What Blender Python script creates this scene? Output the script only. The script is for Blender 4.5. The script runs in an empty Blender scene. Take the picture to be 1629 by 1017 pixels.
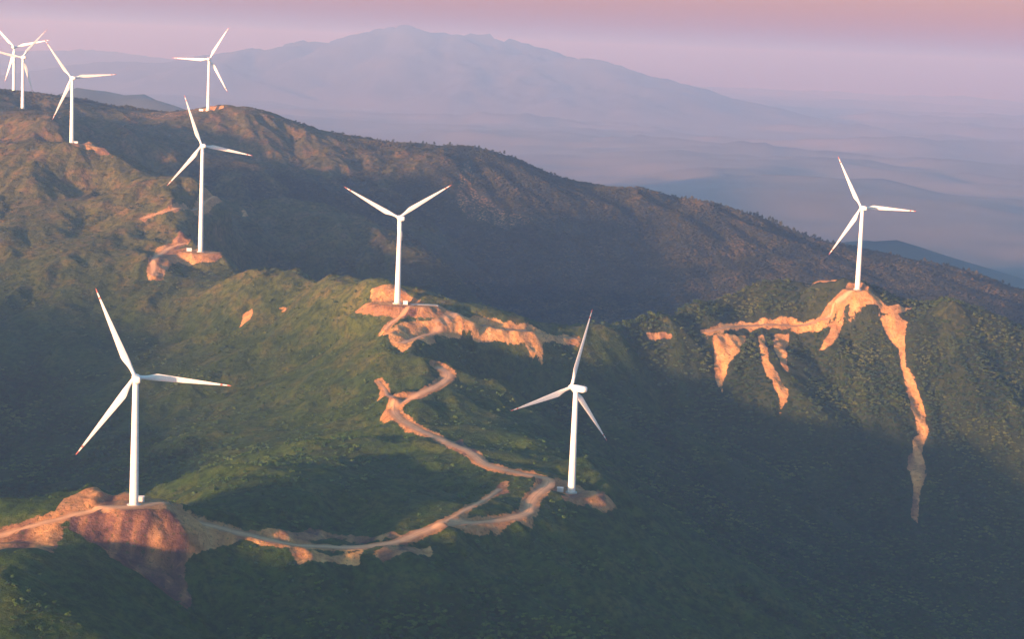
import bpy, math, random
import numpy as np
from mathutils import Matrix, Vector

# ------------------------------------------------------------------ camera
CAM_Z = 560.0                     # height of the viewpoint above the datum
F_PX, W_PX, H_PX = 3200.0, 1629.0, 1017.0
PITCH, ROLL = math.radians(7.66), math.radians(2.3)
sc = bpy.context.scene
C = sc.collection
fwd = Vector((0, math.cos(PITCH), -math.sin(PITCH)))
right0 = Vector((1, 0, 0))
up0 = right0.cross(fwd)
camX = math.cos(ROLL) * right0 + math.sin(ROLL) * up0
camY = -math.sin(ROLL) * right0 + math.cos(ROLL) * up0
cam_data = bpy.data.cameras.new('camera')
cam_data.sensor_width = 36.0
cam_data.lens = 36.0 * F_PX / W_PX
cam_data.clip_start = 5.0
cam_data.clip_end = 90000.0
cam = bpy.data.objects.new('camera', cam_data)
M = Matrix.Identity(4)
for i in range(3):
    M[i][0], M[i][1], M[i][2] = camX[i], camY[i], -fwd[i]
M[2][3] = CAM_Z
cam.matrix_world = M
C.objects.link(cam)
sc.camera = cam

# ------------------------------------------------------------------ sky, sun, exposure
SUN_EL, SUN_AZ = math.radians(5.3), math.radians(222.0)      # azimuth clockwise from +Y: behind and to the left
world = bpy.data.worlds.new('World')
sc.world = world
world.use_nodes = True
wn, wl = world.node_tree.nodes, world.node_tree.links
wn.clear()
wo = wn.new('ShaderNodeOutputWorld')
wb = wn.new('ShaderNodeBackground')
sky = wn.new('ShaderNodeTexSky')
sky.sky_type = 'NISHITA'
sky.sun_disc = False
sky.sun_elevation = SUN_EL
sky.sun_rotation = SUN_AZ
sky.altitude = 900
sky.dust_density = 3.0
sky.ozone_density = 2.0
tc = wn.new('ShaderNodeTexCoord')
sep = wn.new('ShaderNodeSeparateXYZ')
ramp = wn.new('ShaderNodeValToRGB')
ramp.color_ramp.elements[0].position = 0.0
ramp.color_ramp.elements[0].color = (0.84, 0.33, 0.43, 1)
ramp.color_ramp.elements[1].position = 0.25
ramp.color_ramp.elements[1].color = (0.50, 0.93, 1.0, 1)
mul = wn.new('ShaderNodeMixRGB')
mul.blend_type = 'MULTIPLY'
mul.inputs[0].default_value = 1.0
wl.new(tc.outputs['Generated'], sep.inputs[0])
wl.new(sep.outputs['Z'], ramp.inputs[0])
wl.new(sky.outputs[0], mul.inputs[1])
wl.new(ramp.outputs[0], mul.inputs[2])
wl.new(mul.outputs[0], wb.inputs[0])
wl.new(wb.outputs[0], wo.inputs[0])
wb.inputs[1].default_value = 0.13

sd = bpy.data.lights.new('sun', 'SUN')
sd.energy = 5.0
sd.angle = math.radians(2.2)
sd.color = (1.0, 0.67, 0.42)
sun = bpy.data.objects.new('sun', sd)
sdir = Vector((math.sin(SUN_AZ) * math.cos(SUN_EL), math.cos(SUN_AZ) * math.cos(SUN_EL), math.sin(SUN_EL)))
sun.rotation_euler = sdir.to_track_quat('Z', 'Y').to_euler()
sun.location = sdir * 3000
C.objects.link(sun)

sc.view_settings.view_transform = 'Standard'
sc.view_settings.look = 'None'
sc.view_settings.gamma = 1.0
sc.view_settings.exposure = 1.78
sc.cycles.max_bounces = 4
sc.cycles.diffuse_bounces = 2
sc.cycles.volume_bounces = 1
sc.cycles.transparent_max_bounces = 4
sc.cycles.use_denoising = True

HAZE_DENSITY = 1.35e-4

# ------------------------------------------------------------------ helpers
def PW(px, py, Y):
    """the place, Y metres north of the viewpoint, that lies on the sight line px, py"""
    u, v = (px - W_PX / 2) / F_PX, (H_PX / 2 - py) / F_PX
    d = fwd + u * camX + v * camY
    k = Y / d.y
    return (d.x * k, Y, CAM_Z + d.z * k)

def ray(px, py):
    u, v = (px - W_PX / 2) / F_PX, (H_PX / 2 - py) / F_PX
    d = fwd + u * camX + v * camY
    return d.x / d.y, d.z / d.y

def hash2(ix, iy, seed):
    h = (ix.astype(np.int64) * 374761393 + iy.astype(np.int64) * 668265263 + seed * 1442695041) & 0xFFFFFFFF
    h = ((h ^ (h >> 13)) * 1274126177) & 0xFFFFFFFF
    h = ((h ^ (h >> 16)) * 2246822519) & 0xFFFFFFFF
    return (h ^ (h >> 15)) / 4294967295.0

def vnoise(x, y, seed=0):
    ix, iy = np.floor(x), np.floor(y)
    fx, fy = x - ix, y - iy
    fx = fx * fx * fx * (fx * (fx * 6 - 15) + 10)
    fy = fy * fy * fy * (fy * (fy * 6 - 15) + 10)
    a, b = hash2(ix, iy, seed), hash2(ix + 1, iy, seed)
    c, d = hash2(ix, iy + 1, seed), hash2(ix + 1, iy + 1, seed)
    return (a + (b - a) * fx + (c - a) * fy + (a - b - c + d) * fx * fy) * 2 - 1

def fbm(x, y, octs=4, seed=0, gain=0.5):
    s, a, n = 0, 1.0, 0
    for o in range(octs):
        s = s + a * vnoise(x, y, seed + o * 17)
        n += a
        a *= gain
        x, y = x * 2.03 + 13.1, y * 2.03 - 7.7
    return s / n

def erosion(x, y, z, dx_, dy_, scale, amp, seed, octs=4, gain=0.5):
    """gullies that run down the local slope (dx_, dy_ = gradient of the ground)"""
    out = np.zeros_like(x)
    gx, gy = dx_.copy(), dy_.copy()
    f, a = 1.0 / scale, amp
    for o in range(octs):
        u, v = x * f, y * f
        g = np.sqrt(gx * gx + gy * gy) + 1e-6
        sx, sy = -gy / g, gx / g
        iu, iv = np.floor(u), np.floor(v)
        acc = np.zeros_like(x); dax = np.zeros_like(x); day = np.zeros_like(x); wt = np.zeros_like(x)
        for i in (-1, 0, 1):
            for j in (-1, 0, 1):
                cx = iu + i + hash2(iu + i, iv + j, seed + o * 31)
                cy = iv + j + hash2(iu + i, iv + j, seed + o * 31 + 7)
                ex, ey = u - cx, v - cy
                w = np.exp(-2.2 * (ex * ex + ey * ey))
                ph = (ex * sx + ey * sy) * 5.2
                acc += w * np.cos(ph)
                dax += -w * np.sin(ph) * sx * 5.2
                day += -w * np.sin(ph) * sy * 5.2
                wt += w
        acc /= wt
        st = np.clip(g * 2.4, 0, 1)
        out += a * st * acc
        gx = gx + a * f * st * dax / wt
        gy = gy + a * f * st * day / wt
        a *= gain
        f *= 2.05
    return out

# ------------------------------------------------------------------ the shape of the land
# sight lines and distances of the crests, spurs, hollows and road benches
CP = [
 # spur in the near corner
 (0,905,840),(60,932,832),(120,968,822),(190,1017,808),(0,960,812),(60,1000,800),(0,1017,786),
 # hollow behind it and the spur below the first turbine
 (0,880,930),(60,905,915),(130,950,900),(230,1017,886),
 (100,860,972),(160,900,956),(220,945,943),(290,985,932),(380,1012,922),
 # the ravine with the scree
 (230,860,990),(270,900,982),(300,960,968),(330,1010,950),
 # front crest
 (0,853,975),(50,840,980),(100,822,990),(140,814,997),(213,803,1004),(270,820,1008),(330,838,1012),(400,852,1020),(460,866,1028),
 (520,874,1038),(580,868,1052),(640,862,1068),(665,850,1082),(720,832,1105),(800,826,1130),(838,817,1148),(845,795,1175),(868,776,1200),
 (907,783,1204),(955,785,1210),
 (0,792,1010),(80,790,1022),(150,775,1026),(190,786,1024),
 # face below it
 (360,920,985),(420,960,975),(450,1017,955),(520,920,1010),(600,930,1010),(600,1017,965),(700,900,1050),(760,950,1030),(800,1017,990),
 (800,870,1100),(870,930,1080),(950,900,1120),(1000,960,1090),(1020,1017,1060),(900,840,1150),
 (1000,810,1225),(1080,860,1225),(1150,910,1215),(1230,970,1195),(1290,1017,1175),(1010,870,1170),(1120,960,1150),(1180,1017,1120),
 # bowl between the ridges
 (480,800,1118),(520,770,1162),(380,800,1115),(330,790,1155),(640,805,1132),(650,765,1205),(750,795,1185),(600,725,1265),(450,725,1290),
 (780,770,1215),(300,700,1400),(500,600,1500),(400,560,1600),(300,520,1700),(450,500,1660),(550,520,1580),(520,660,1420),(400,640,1500),
 # big concave face of the left massif
 (30,770,1400),(130,770,1390),(240,775,1330),(30,680,1500),(140,680,1500),(100,600,1600),(0,600,1590),(200,600,1580),
 (100,520,1690),(100,450,1780),(20,450,1800),(30,380,1900),(120,370,1930),(200,450,1790),(180,390,1880),(60,300,2060),(150,300,2090),(60,240,2230),
 (0,220,2330),(0,172,2540),(36,174,2585),(75,196,2350),(114,227,2160),(170,252,2130),(220,285,2080),(262,322,1990),(240,345,1960),(300,327,1985),(340,314,2040),
 (225,365,1930),(285,372,1910),(270,395,1890),(300,399,1875),(319,400,1873),(346,404,1872),(240,440,1810),(330,425,1850),(300,450,1790),(230,410,1840),
 # crest from there to the third turbine
 (380,443,1770),(430,436,1745),(480,433,1720),(530,440,1660),(580,448,1600),(600,468,1570),(632,482,1553),(700,486,1560),(590,490,1555),
 # its slope with the switchbacks
 (740,508,1562),(780,518,1568),(830,528,1580),(900,538,1600),(690,530,1525),(640,550,1492),(612,540,1500),(690,575,1455),(712,600,1432),(690,618,1410),(650,632,1395),
 (628,648,1380),(632,665,1365),(660,683,1340),(700,700,1310),(745,715,1285),(770,738,1255),(800,750,1235),(840,757,1220),
 (600,600,1440),(570,560,1510),(760,650,1385),(850,700,1320),(920,740,1280),(950,760,1260),(800,620,1430),(600,660,1390),
 # ravine between the two ridges
 (720,590,1500),(800,640,1480),(900,690,1445),(1000,750,1400),(1100,822,1360),(1250,920,1320),(1400,1017,1280),
 (800,580,1555),(900,600,1565),(1000,650,1550),(950,570,1600),
 # crest on to the right turbine and beyond
 (960,528,1630),(1000,512,1665),(1040,508,1690),(1060,535,1660),(1100,490,1735),(1125,530,1690),(1180,518,1715),(1180,464,1770),(1240,447,1785),(1290,450,1785),(1300,514,1735),
 (1350,497,1738),(1364,460,1746),(1400,470,1755),(1440,492,1745),(1500,482,1760),(1560,500,1750),(1629,530,1740),(1690,550,1730),
 (1480,490,1752),
 # right flank
 (1150,600,1640),(1240,640,1620),(1300,570,1690),(1400,560,1690),(1440,600,1670),(1465,680,1620),(1455,780,1550),(1455,840,1510),(1600,650,1650),(1600,800,1560),
 (1300,750,1560),(1150,720,1540),(1300,850,1480),(1450,930,1430),(1600,980,1430),(1050,650,1600),(1600,570,1710),(1550,900,1480),
 # knoll behind the second ridge
 (360,318,2230),(450,318,2260),(540,340,2240),(620,370,2220),(400,345,2190),(430,428,2090),(520,400,2110),(380,400,2060),(600,420,2090),(700,420,2100),
 (330,380,2000),
 # back ridge
 (0,150,2760),(60,152,2760),(110,156,2740),(180,170,2720),(250,181,2700),(331,176,2695),(380,170,2700),(430,185,2700),(480,203,2710),(540,213,2715),(600,225,2715),
 (660,230,2715),(740,236,2710),(800,252,2705),(850,275,2700),(905,296,2690),(960,304,2690),(1010,304,2690),(1060,328,2680),(1130,328,2690),(1190,347,2690),
 (1250,372,2685),(1330,392,2685),(1400,407,2680),(1470,420,2680),(1550,442,2670),(1629,465,2660),(1700,480,2650),
 (200,200,2600),(300,230,2520),(250,260,2420),(400,250,2560),(380,300,2380),(500,280,2520),(640,300,2520),(760,300,2560),(850,340,2530),(600,380,2300),
 (800,400,2440),(1000,380,2540),(1000,450,2400),(700,480,2230),(900,500,2260),(1200,440,2450),(1400,450,2520),(1600,510,2430),(180,235,2400),
]
pts = [PW(*c) for c in CP]
# ground that other ground hides, and the surroundings of the view
pts += [(x, y, CAM_Z + z) for x, y, z in [
 (-220,1085,-286),(-90,1075,-277),(-330,1120,-315),(-420,1250,-330),(0,1100,-282),
 (-250,1960,-290),(-80,1800,-320),(60,1850,-370),(250,1900,-390),(450,1950,-400),(650,1950,-400),(0,2050,-340),(200,2150,-350),(450,2150,-360),(700,2200,-370),
 (-420,2330,-250),(-300,2330,-240),
 (-60,1612,-208),(-105,1645,-206),(5,1622,-217),(50,1655,-228),(-30,1700,-240),(-160,1735,-232),(105,1710,-262),
 (-900,3050,-300),(-500,3050,-300),(0,3100,-380),(500,3100,-430),(1000,3000,-460),
 (-900,2700,-110),(-900,2300,-130),(-800,1900,-200),(-750,1520,-235),(-760,1340,-195),(-740,1180,-200),(-520,1010,-245),(-700,1000,-250),(-330,800,-300),(-278,850,-280),(-268,885,-272),(-205,888,-256),(-165,872,-268),(-480,760,-310),(-560,690,-330),(-700,750,-320),  # includes an unseen hill at the left, raised to shade the left face
 (-480,600,-330),(-150,640,-390),(100,700,-440),(350,850,-460),(100,450,-480),(-500,450,-450),(600,600,-490),(800,1000,-450),(560,1150,-410),(800,1300,-380),
 (850,1700,-260),(1000,1750,-290),(1000,2300,-400),(1000,2650,-330),(700,1500,-330),(250,1000,-400),(420,1150,-400),(150,880,-370),(0,830,-315),(-150,740,-285),
]]
P = np.array(pts)

X0, X1, Y0, Y1, STEP = -960.0, 1000.0, 560.0, 3060.0, 2.5
def axis(lo, hi, step, a, b):
    core = np.arange(lo, hi + 0.01, step)
    left, right = [], []
    s, v = step, lo
    while v > a:
        s *= 1.16; v -= s; left.append(v)
    s, v = step, hi
    while v < b:
        s *= 1.16; v += s; right.append(v)
    return np.concatenate([np.array(left[::-1]), core, np.array(right)]), len(left)
xs, nxl = axis(X0, X1, STEP, -19000, 19000)
ys, nyl = axis(Y0, Y1, STEP, -2600, 40000)
GX, GY = np.meshgrid(xs, ys)
CXc, CYc = np.clip(GX, X0 - 200, X1 + 200), np.clip(GY, Y0 - 200, Y1 + 200)

def tps(P, lam):
    n = len(P)
    A = P[:, :2] / 1000.0
    r2 = ((A[:, None] - A[None]) ** 2).sum(-1)
    K = 0.5 * r2 * np.log(r2 + 1e-12) + np.eye(n) * lam
    Q = np.c_[np.ones(n), A]
    L = np.zeros((n + 3, n + 3))
    L[:n, :n], L[:n, n:], L[n:, :n] = K, Q, Q.T
    return A, np.linalg.solve(L, np.r_[P[:, 2], 0, 0, 0])
def tps_eval(A, w, x, y):
    x, y = x / 1000.0, y / 1000.0
    z = w[-3] + w[-2] * x + w[-1] * y
    for i in range(len(A)):
        r2 = (x - A[i, 0]) ** 2 + (y - A[i, 1]) ** 2
        z = z + w[i] * 0.5 * r2 * np.log(r2 + 1e-12)
    return z
A_, W_ = tps(P, 2e-6)
# evaluate on a coarse lattice and interpolate: the surface is smooth
cx = np.arange(X0 - 220, X1 + 221, 10.0); cy = np.arange(Y0 - 220, Y1 + 221, 10.0)
cgx, cgy = np.meshgrid(cx, cy)
CZ = tps_eval(A_, W_, cgx, cgy)
def bil(Z, ax, ay, x, y):
    sx, sy = ax[1] - ax[0], ay[1] - ay[0]
    u = np.clip((x - ax[0]) / sx, 0, len(ax) - 1.001); v = np.clip((y - ay[0]) / sy, 0, len(ay) - 1.001)
    i, j = u.astype(int), v.astype(int)
    fu, fv = u - i, v - j
    return (Z[j, i] * (1 - fu) + Z[j, i + 1] * fu) * (1 - fv) + (Z[j + 1, i] * (1 - fu) + Z[j + 1, i + 1] * fu) * fv
def cub(Z, ax, ay, x, y):
    # Catmull-Rom on the lattice
    sx, sy = ax[1] - ax[0], ay[1] - ay[0]
    u = np.clip((x - ax[0]) / sx, 1, len(ax) - 2.001); v = np.clip((y - ay[0]) / sy, 1, len(ay) - 2.001)
    i, j = u.astype(int), v.astype(int)
    fu, fv = u - i, v - j
    def w4(t): return (-.5*t+t*t-.5*t**3, 1-2.5*t*t+1.5*t**3, .5*t+2*t*t-1.5*t**3, -.5*t*t+.5*t**3)
    wu, wv = w4(fu), w4(fv)
    i = np.minimum(i, len(ax) - 3); j = np.minimum(j, len(ay) - 3)
    r = 0
    for b in range(4):
        r = r + wv[b] * sum(wu[a] * Z[j + b - 1, i + a - 1] for a in range(4))
    return r
Z = cub(CZ, cx, cy, CXc, CYc)
gy_, gx_ = np.gradient(Z, ys, xs)
warp1, warp2 = fbm(GX / 140, GY / 140, 3, 5) * 30, fbm(GX / 140, GY / 140, 3, 9) * 30
inside = np.clip(np.minimum(np.minimum(GX - X0 + 200, X1 + 200 - GX), np.minimum(GY - Y0 + 200, Y1 + 200 - GY)) / 150, 0, 1)
E = erosion(GX + warp1 * .5, GY + warp2 * .5, Z, gx_, gy_, 95.0, 7.0, 3, 5, 0.52)
E = E * (1 - .6 * np.exp(-((GX + 210) ** 2 + (GY - 1015) ** 2) / 80 ** 2)) * (1 - .55 * np.exp(-((GX + 130) ** 2 + (GY - 1610) ** 2) / 100 ** 2))
E = E * (1 - .8 * np.exp(-((GX + 200) ** 2 + (GY - 810) ** 2) / 110 ** 2))
bowl = np.exp(-((GX + 90) / 190) ** 2 - ((GY - 1250) / 130) ** 2)
Z = Z + E * inside + fbm(GX / 60, GY / 60, 4, 21) * 1.8 * inside + bowl * 7 * (1 - 2 * np.abs(fbm(GX / 75 + GY / 160, GY / 55, 3, 23)))
# surroundings: low hill country far below the viewpoint, and an unseen ridge added behind its left shoulder for shade
dout = np.hypot(np.maximum(np.maximum(X0 - GX, GX - X1), 0), np.maximum(np.maximum(Y0 - GY, GY - Y1), 0))
t = np.clip(dout / 900, 0, 1); t = t * t * (3 - 2 * t)
low = 20 + 45 * fbm(GX / 900, GY / 900, 4, 40) * np.clip((3300 - GY) / 300, 0, 1) - 100 * np.clip((GY - 3300) / 600, 0, 1)
Z = Z * (1 - t) + low * t
s_al = (GX + GY + 806) / math.sqrt(2); s_cr = (GY - GX - 600) / math.sqrt(2)
crest = np.interp(s_cr, [-400, 100, 247, 300, 350, 430, 520, 600, 740, 1000, 1400, 1700], [-200] * 12)
added_hill = (CAM_Z + crest - 20 + 4 * fbm(s_cr / 60, s_al / 60, 3, 77)) * np.exp(-(s_al / 260) ** 2) / (1 + np.exp((np.abs(s_cr) - 1500) / 120))
Z = Z + added_hill * t
Z0 = Z.copy()

# core lattice helpers
core = (slice(nyl, nyl + int((Y1 - Y0) / STEP) + 1), slice(nxl, nxl + int((X1 - X0) / STEP) + 1))
cxs, cys = xs[core[1]], ys[core[0]]
def ground_z(x, y, ZZ=None):
    return bil(Z[core] if ZZ is None else ZZ, cxs, cys, np.asarray(x, float), np.asarray(y, float))

def hit(px, py, near=600.0, far=3000.0, ZZ=None):
    """where the sight line meets the ground"""
    dx, dz = ray(px, py)
    Yt = np.arange(near, far, 1.0)
    g = CAM_Z + dz * Yt - ground_z(dx * Yt, Yt, ZZ)
    below = np.nonzero(g < 0)[0]
    k = below[0] if len(below) else int(np.argmin(g))
    return dx * Yt[k], Yt[k]

# ------------------------------------------------------------------ roads
def catmull(p, step=2.0):
    p = np.array(p, float)
    q = [2 * p[0] - p[1]] + list(p) + [2 * p[-1] - p[-2]]
    out = []
    for i in range(1, len(q) - 2):
        n = max(2, int(np.hypot(*(q[i + 1] - q[i])[:2]) / step))
        for k in range(n):
            t = k / n
            out.append(.5 * ((2 * q[i]) + (-q[i-1] + q[i+1]) * t + (2*q[i-1] - 5*q[i] + 4*q[i+1] - q[i+2]) * t*t + (-q[i-1] + 3*q[i] - 3*q[i+1] + q[i+2]) * t**3))
    out.append(q[-2])
    return np.array(out)
def smooth1(a, n):
    k = np.ones(2 * n + 1) / (2 * n + 1)
    return np.convolve(np.r_[[a[0]] * n, a, [a[-1]] * n], k, 'valid')

ROADS = [   # label, half width, cast points (px, py, near, far)
 ('pale dirt road winding along the front ridge past two turbines and up the switchbacks', 4.3,
  [(-60,868,900,1100),(0,853,900,1100),(50,840,900,1100),(100,822,900,1100),(145,815,900,1100),(200,814,900,1100),(265,820,900,1100),(330,838,900,1100),(400,853,900,1100),(460,866,900,1100),(520,874,900,1100),(580,869,900,1100),
   (640,862,950,1150),(665,850,950,1150),(720,832,1000,1200),(800,826,1000,1200),(838,817,1050,1200),(845,797,1100,1250),(868,778,1100,1260),(872,763,1150,1280),(840,757,1150,1300),(800,750,1150,1300),(770,737,1200,1350),(745,716,1200,1350),(700,700,1250,1400),
   (660,683,1280,1420),(634,666,1300,1450),(627,648,1320,1450),(650,633,1340,1460),(690,618,1350,1480),(712,604,1380,1500),(708,590,1400,1520),(690,578,1400,1530)]),
 ('orange dirt road climbing past the middle turbine along the second ridge', 3.4,
  [(636,552,1440,1560),(680,532,1450,1600),(732,512,1500,1620),(770,518,1500,1620),(830,530,1520,1640),(900,538,1540,1660),(918,540,1550,1670)]),
 ('orange dirt road crossing under the right turbine above the landslides', 3.2,
  [(1120,529,1640,1760),(1135,528,1640,1760),(1180,519,1660,1790),(1250,516,1680,1800),(1300,514,1680,1790),(1345,499,1690,1780),(1368,482,1700,1780)]),
 ('faint side track leaving the junction below the second turbine', 2.0,
  [(700,838,1000,1200),(735,818,1050,1220),(770,798,1100,1260),(796,776,1130,1280)]),
 ('faint spur track above the left bend of the switchbacks', 1.8, [(600,603,1380,1550),(612,620,1340,1500),(627,642,1320,1450)]),
 ('short access track rising to the pad of the middle turbine', 2.0, [(612,532,1450,1560),(620,514,1480,1580),(645,500,1500,1590),(662,490,1520,1600)]),
 ('orange hairpin track on the left slope above the tall tower', 2.8, [(226,352,1850,2050),(240,343,1880,2050),(268,333,1900,2050),(300,329,1900,2080),(328,318,1950,2100),(342,312,1980,2120)]),
 ('orange access track curling to the tall turbine on the left', 3.4, [(247,446,1740,1880),(243,425,1760,1900),(252,407,1780,1920),(270,394,1820,1930),(297,381,1850,1950)]),
]
road_paths = []
Dcut = np.zeros_like(Z)
RMASK = np.full_like(Z, -99.0)
for label, hw, rp in ROADS:
    h = [hit(*q) for q in rp]
    path = catmull(h, 2.0)
    path = np.c_[smooth1(path[:, 0], 3), smooth1(path[:, 1], 3)]
    zz = smooth1(ground_z(path[:, 0], path[:, 1]), 9)
    road_paths.append((label, hw, path, zz))
PADS = [  # px, py, Y, radius, stretch in x
 (213,804,1004,13,1.5),(911,785,1204,15,1.25),(640,484,1553,15,1.7),(1362,461,1746,9,1.2),(319,401,1873,15,1.3),(116,229,2160,12,1.2),(331,177,2695,12,1.4),(36,176,2585,8,1.0),(1315,458,1775,10,1.8),(675,485,1556,4.5,2.6),
]
Zc = Z[core]; Rm = RMASK[core]
gxc, gyc = GX[core], GY[core]
def bench(px_, py_, pz_, hw, cut=2.0, fill=1.15):
    """cut and fill a level bench of half width hw along points, banks at a steep angle"""
    global Zc, Rm
    best = np.full(Zc.shape, 1e9); bz = np.zeros(Zc.shape)
    R = 18
    for k in range(0, len(px_), 1):
        i0, i1 = int((px_[k] - R - X0) / STEP), int((px_[k] + R - X0) / STEP) + 2
        j0, j1 = int((py_[k] - R - Y0) / STEP), int((py_[k] + R - Y0) / STEP) + 2
        i0, j0 = max(i0, 0), max(j0, 0)
        if i1 <= i0 or j1 <= j0 or i0 >= Zc.shape[1] or j0 >= Zc.shape[0]: continue
        sl = (slice(j0, j1), slice(i0, i1))
        d = np.hypot(gxc[sl] - px_[k], gyc[sl] - py_[k])
        m = d < best[sl]
        best[sl][m] = d[m]; bz[sl][m] = pz_[k]
    e = np.maximum(best - hw, 0)
    near = best < R
    new = np.where(near, np.clip(Zc, bz - fill * e, bz + cut * e), Zc)
    ch = np.abs(new - Zc)
    Rm[:] = np.maximum(Rm, np.where(near, np.maximum(hw + 1.2 - best, np.minimum(ch * 1.2 - 1.7, 5.0 - e)), -99))
    Zc[:] = new
for label, hw, path, zz in road_paths:
    bench(path[:, 0], path[:, 1], zz, hw + 0.8)
for px, py, Y, r, st in PADS:
    x, y, z = PW(px, py, Y)
    d = np.hypot((gxc - x) / st, gyc - y)
    e = np.maximum(d - r, 0)
    near = d < r + 12
    new = np.where(near, np.clip(Zc, z - 1.1 * e, z + 2.0 * e), Zc)
    Rm[:] = np.maximum(Rm, np.where(near, np.maximum(np.minimum(r * .8 - d, 6) * (-1 if py == 804 else 1), np.minimum(np.abs(new - Zc) * 1.4 - 1.6, 7.0 - e)), -99))
    Zc[:] = new
Z[core] = Zc

# ------------------------------------------------------------------ bare earth: banks, scree, landslides (outlines on the ground)
EARTH = [   # redness 0..1, near, far, outline
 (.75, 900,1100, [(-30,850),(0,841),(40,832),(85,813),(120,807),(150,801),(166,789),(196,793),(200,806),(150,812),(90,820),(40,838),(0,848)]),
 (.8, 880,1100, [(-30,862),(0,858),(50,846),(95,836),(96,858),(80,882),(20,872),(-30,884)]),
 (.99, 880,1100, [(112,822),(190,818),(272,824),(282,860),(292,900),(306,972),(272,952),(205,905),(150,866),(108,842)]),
 (.35, 900,1100, [(290,824),(345,839),(420,848),(492,857),(492,873),(440,870),(380,860),(310,842)]),
 (.2, 900,1100, [(462,876),(520,882),(574,880),(572,902),(530,896),(498,897),(470,900)]),
 (.55, 900,1150, [(590,882),(640,872),(688,868),(686,883),(642,880),(612,899),(602,890)]),
 (.7, 950,1150, [(455,852),(488,838),(532,850),(590,856),(650,849),(655,857),(580,864),(500,864)]),
 (.4, 1050,1280, [(832,797),(843,776),(862,764),(864,782),(846,800)]),
 (.55, 1050,1280, [(890,789),(955,779),(966,787),(955,800),(905,799)]),
 (.55, 1100,1280, [(790,770),(808,766),(812,785),(795,790)]),
 (.3, 1480,1640, [(590,461),(645,461),(652,480),(640,486),(594,488)]),
 (.8, 1480,1640, [(588,488),(640,492),(660,496),(630,506),(596,504)]),
 (.1, 1450,1640, [(610,533),(632,516),(660,512),(700,519),(716,500),(770,513),(832,523),(900,530),(906,541),(862,546),(861,576),(842,579),(832,549),(780,545),(742,533),(700,531),(640,562),(622,548)]),
 (.1, 1650,1790, [(1123,529),(1180,512),(1262,509),(1302,511),(1350,494),(1362,463),(1386,465),(1412,486),(1452,490),(1440,498),(1424,508),(1405,500),(1370,506),(1332,520),(1262,523),(1182,523),(1130,533)]),
 (.12, 1450,1790, [(1396,496),(1424,500),(1440,512),(1438,545),(1444,585),(1468,645),(1477,685),(1466,722),(1459,740),(1447,735),(1458,690),(1447,640),(1432,570),(1420,545),(1402,515)]),
 (.6, 1400,1700, [(1447,728),(1462,715),(1474,745),(1464,800),(1458,834),(1449,825),(1453,780),(1443,745)]),
 (.15, 1550,1790, [(1136,534),(1188,534),(1172,565),(1156,590),(1148,629),(1138,600),(1135,570)]),
 (.2, 1550,1790, [(1204,534),(1216,535),(1223,575),(1242,600),(1254,626),(1240,663),(1236,632),(1216,592)]),
 (.25, 1550,1790, [(1230,532),(1256,532),(1251,560),(1254,596),(1241,580),(1230,555)]),
 (.2, 1550,1790, [(1322,518),(1342,517),(1322,550),(1303,560)]),
 (.3, 1550,1760, [(1026,531),(1050,529),(1072,531),(1070,538),(1030,539)]),
 (.4, 1500,1900, [(388,496),(403,491),(399,508),(382,523)]),
 (.5, 1500,1900, [(444,490),(458,488),(457,493),(446,494)]),
 (.4, 2000,2400, [(384,336),(393,336),(392,345),(385,344)]),
 (.55, 1740,1960, [(232,430),(250,395),(275,383),(298,377),(300,386),(276,398),(300,396),(346,399),(351,408),(322,419),(284,419),(264,430),(258,446),(236,447)]),
 (.5, 2050,2300, [(96,219),(140,219),(166,238),(180,252),(150,238),(118,232)]),
 (2.6, 2400,2760, [(738,262),(748,256),(752,300),(800,335),(860,352),(800,366),(745,350),(724,320)]),
 (2.6, 2600,2780, [(150,166),(250,178),(330,176),(300,186),(210,184)]),
 (.7, 1200,1400, [(700,702),(735,700),(758,722),(742,722)]),
]
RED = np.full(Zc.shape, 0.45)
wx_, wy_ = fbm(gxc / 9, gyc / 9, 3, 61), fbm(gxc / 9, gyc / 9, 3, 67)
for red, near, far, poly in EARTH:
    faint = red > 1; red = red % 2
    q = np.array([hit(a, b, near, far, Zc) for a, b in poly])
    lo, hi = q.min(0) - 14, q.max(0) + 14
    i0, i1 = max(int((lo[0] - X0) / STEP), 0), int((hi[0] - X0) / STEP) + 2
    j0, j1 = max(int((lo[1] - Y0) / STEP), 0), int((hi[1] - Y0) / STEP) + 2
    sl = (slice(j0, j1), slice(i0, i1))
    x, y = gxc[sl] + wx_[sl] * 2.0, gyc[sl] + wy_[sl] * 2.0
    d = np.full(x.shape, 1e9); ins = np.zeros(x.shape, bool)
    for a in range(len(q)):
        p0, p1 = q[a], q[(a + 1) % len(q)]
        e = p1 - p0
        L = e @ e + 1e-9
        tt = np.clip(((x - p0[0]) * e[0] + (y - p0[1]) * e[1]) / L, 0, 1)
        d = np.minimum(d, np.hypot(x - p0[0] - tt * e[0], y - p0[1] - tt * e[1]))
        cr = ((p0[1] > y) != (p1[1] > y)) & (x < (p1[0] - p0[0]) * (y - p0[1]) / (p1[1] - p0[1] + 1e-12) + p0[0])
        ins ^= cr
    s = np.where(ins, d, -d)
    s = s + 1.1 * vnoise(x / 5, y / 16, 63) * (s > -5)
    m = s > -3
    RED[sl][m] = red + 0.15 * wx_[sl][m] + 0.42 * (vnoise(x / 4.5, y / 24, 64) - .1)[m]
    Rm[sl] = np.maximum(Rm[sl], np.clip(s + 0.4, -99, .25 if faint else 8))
RMASK[core] = Rm
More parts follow.
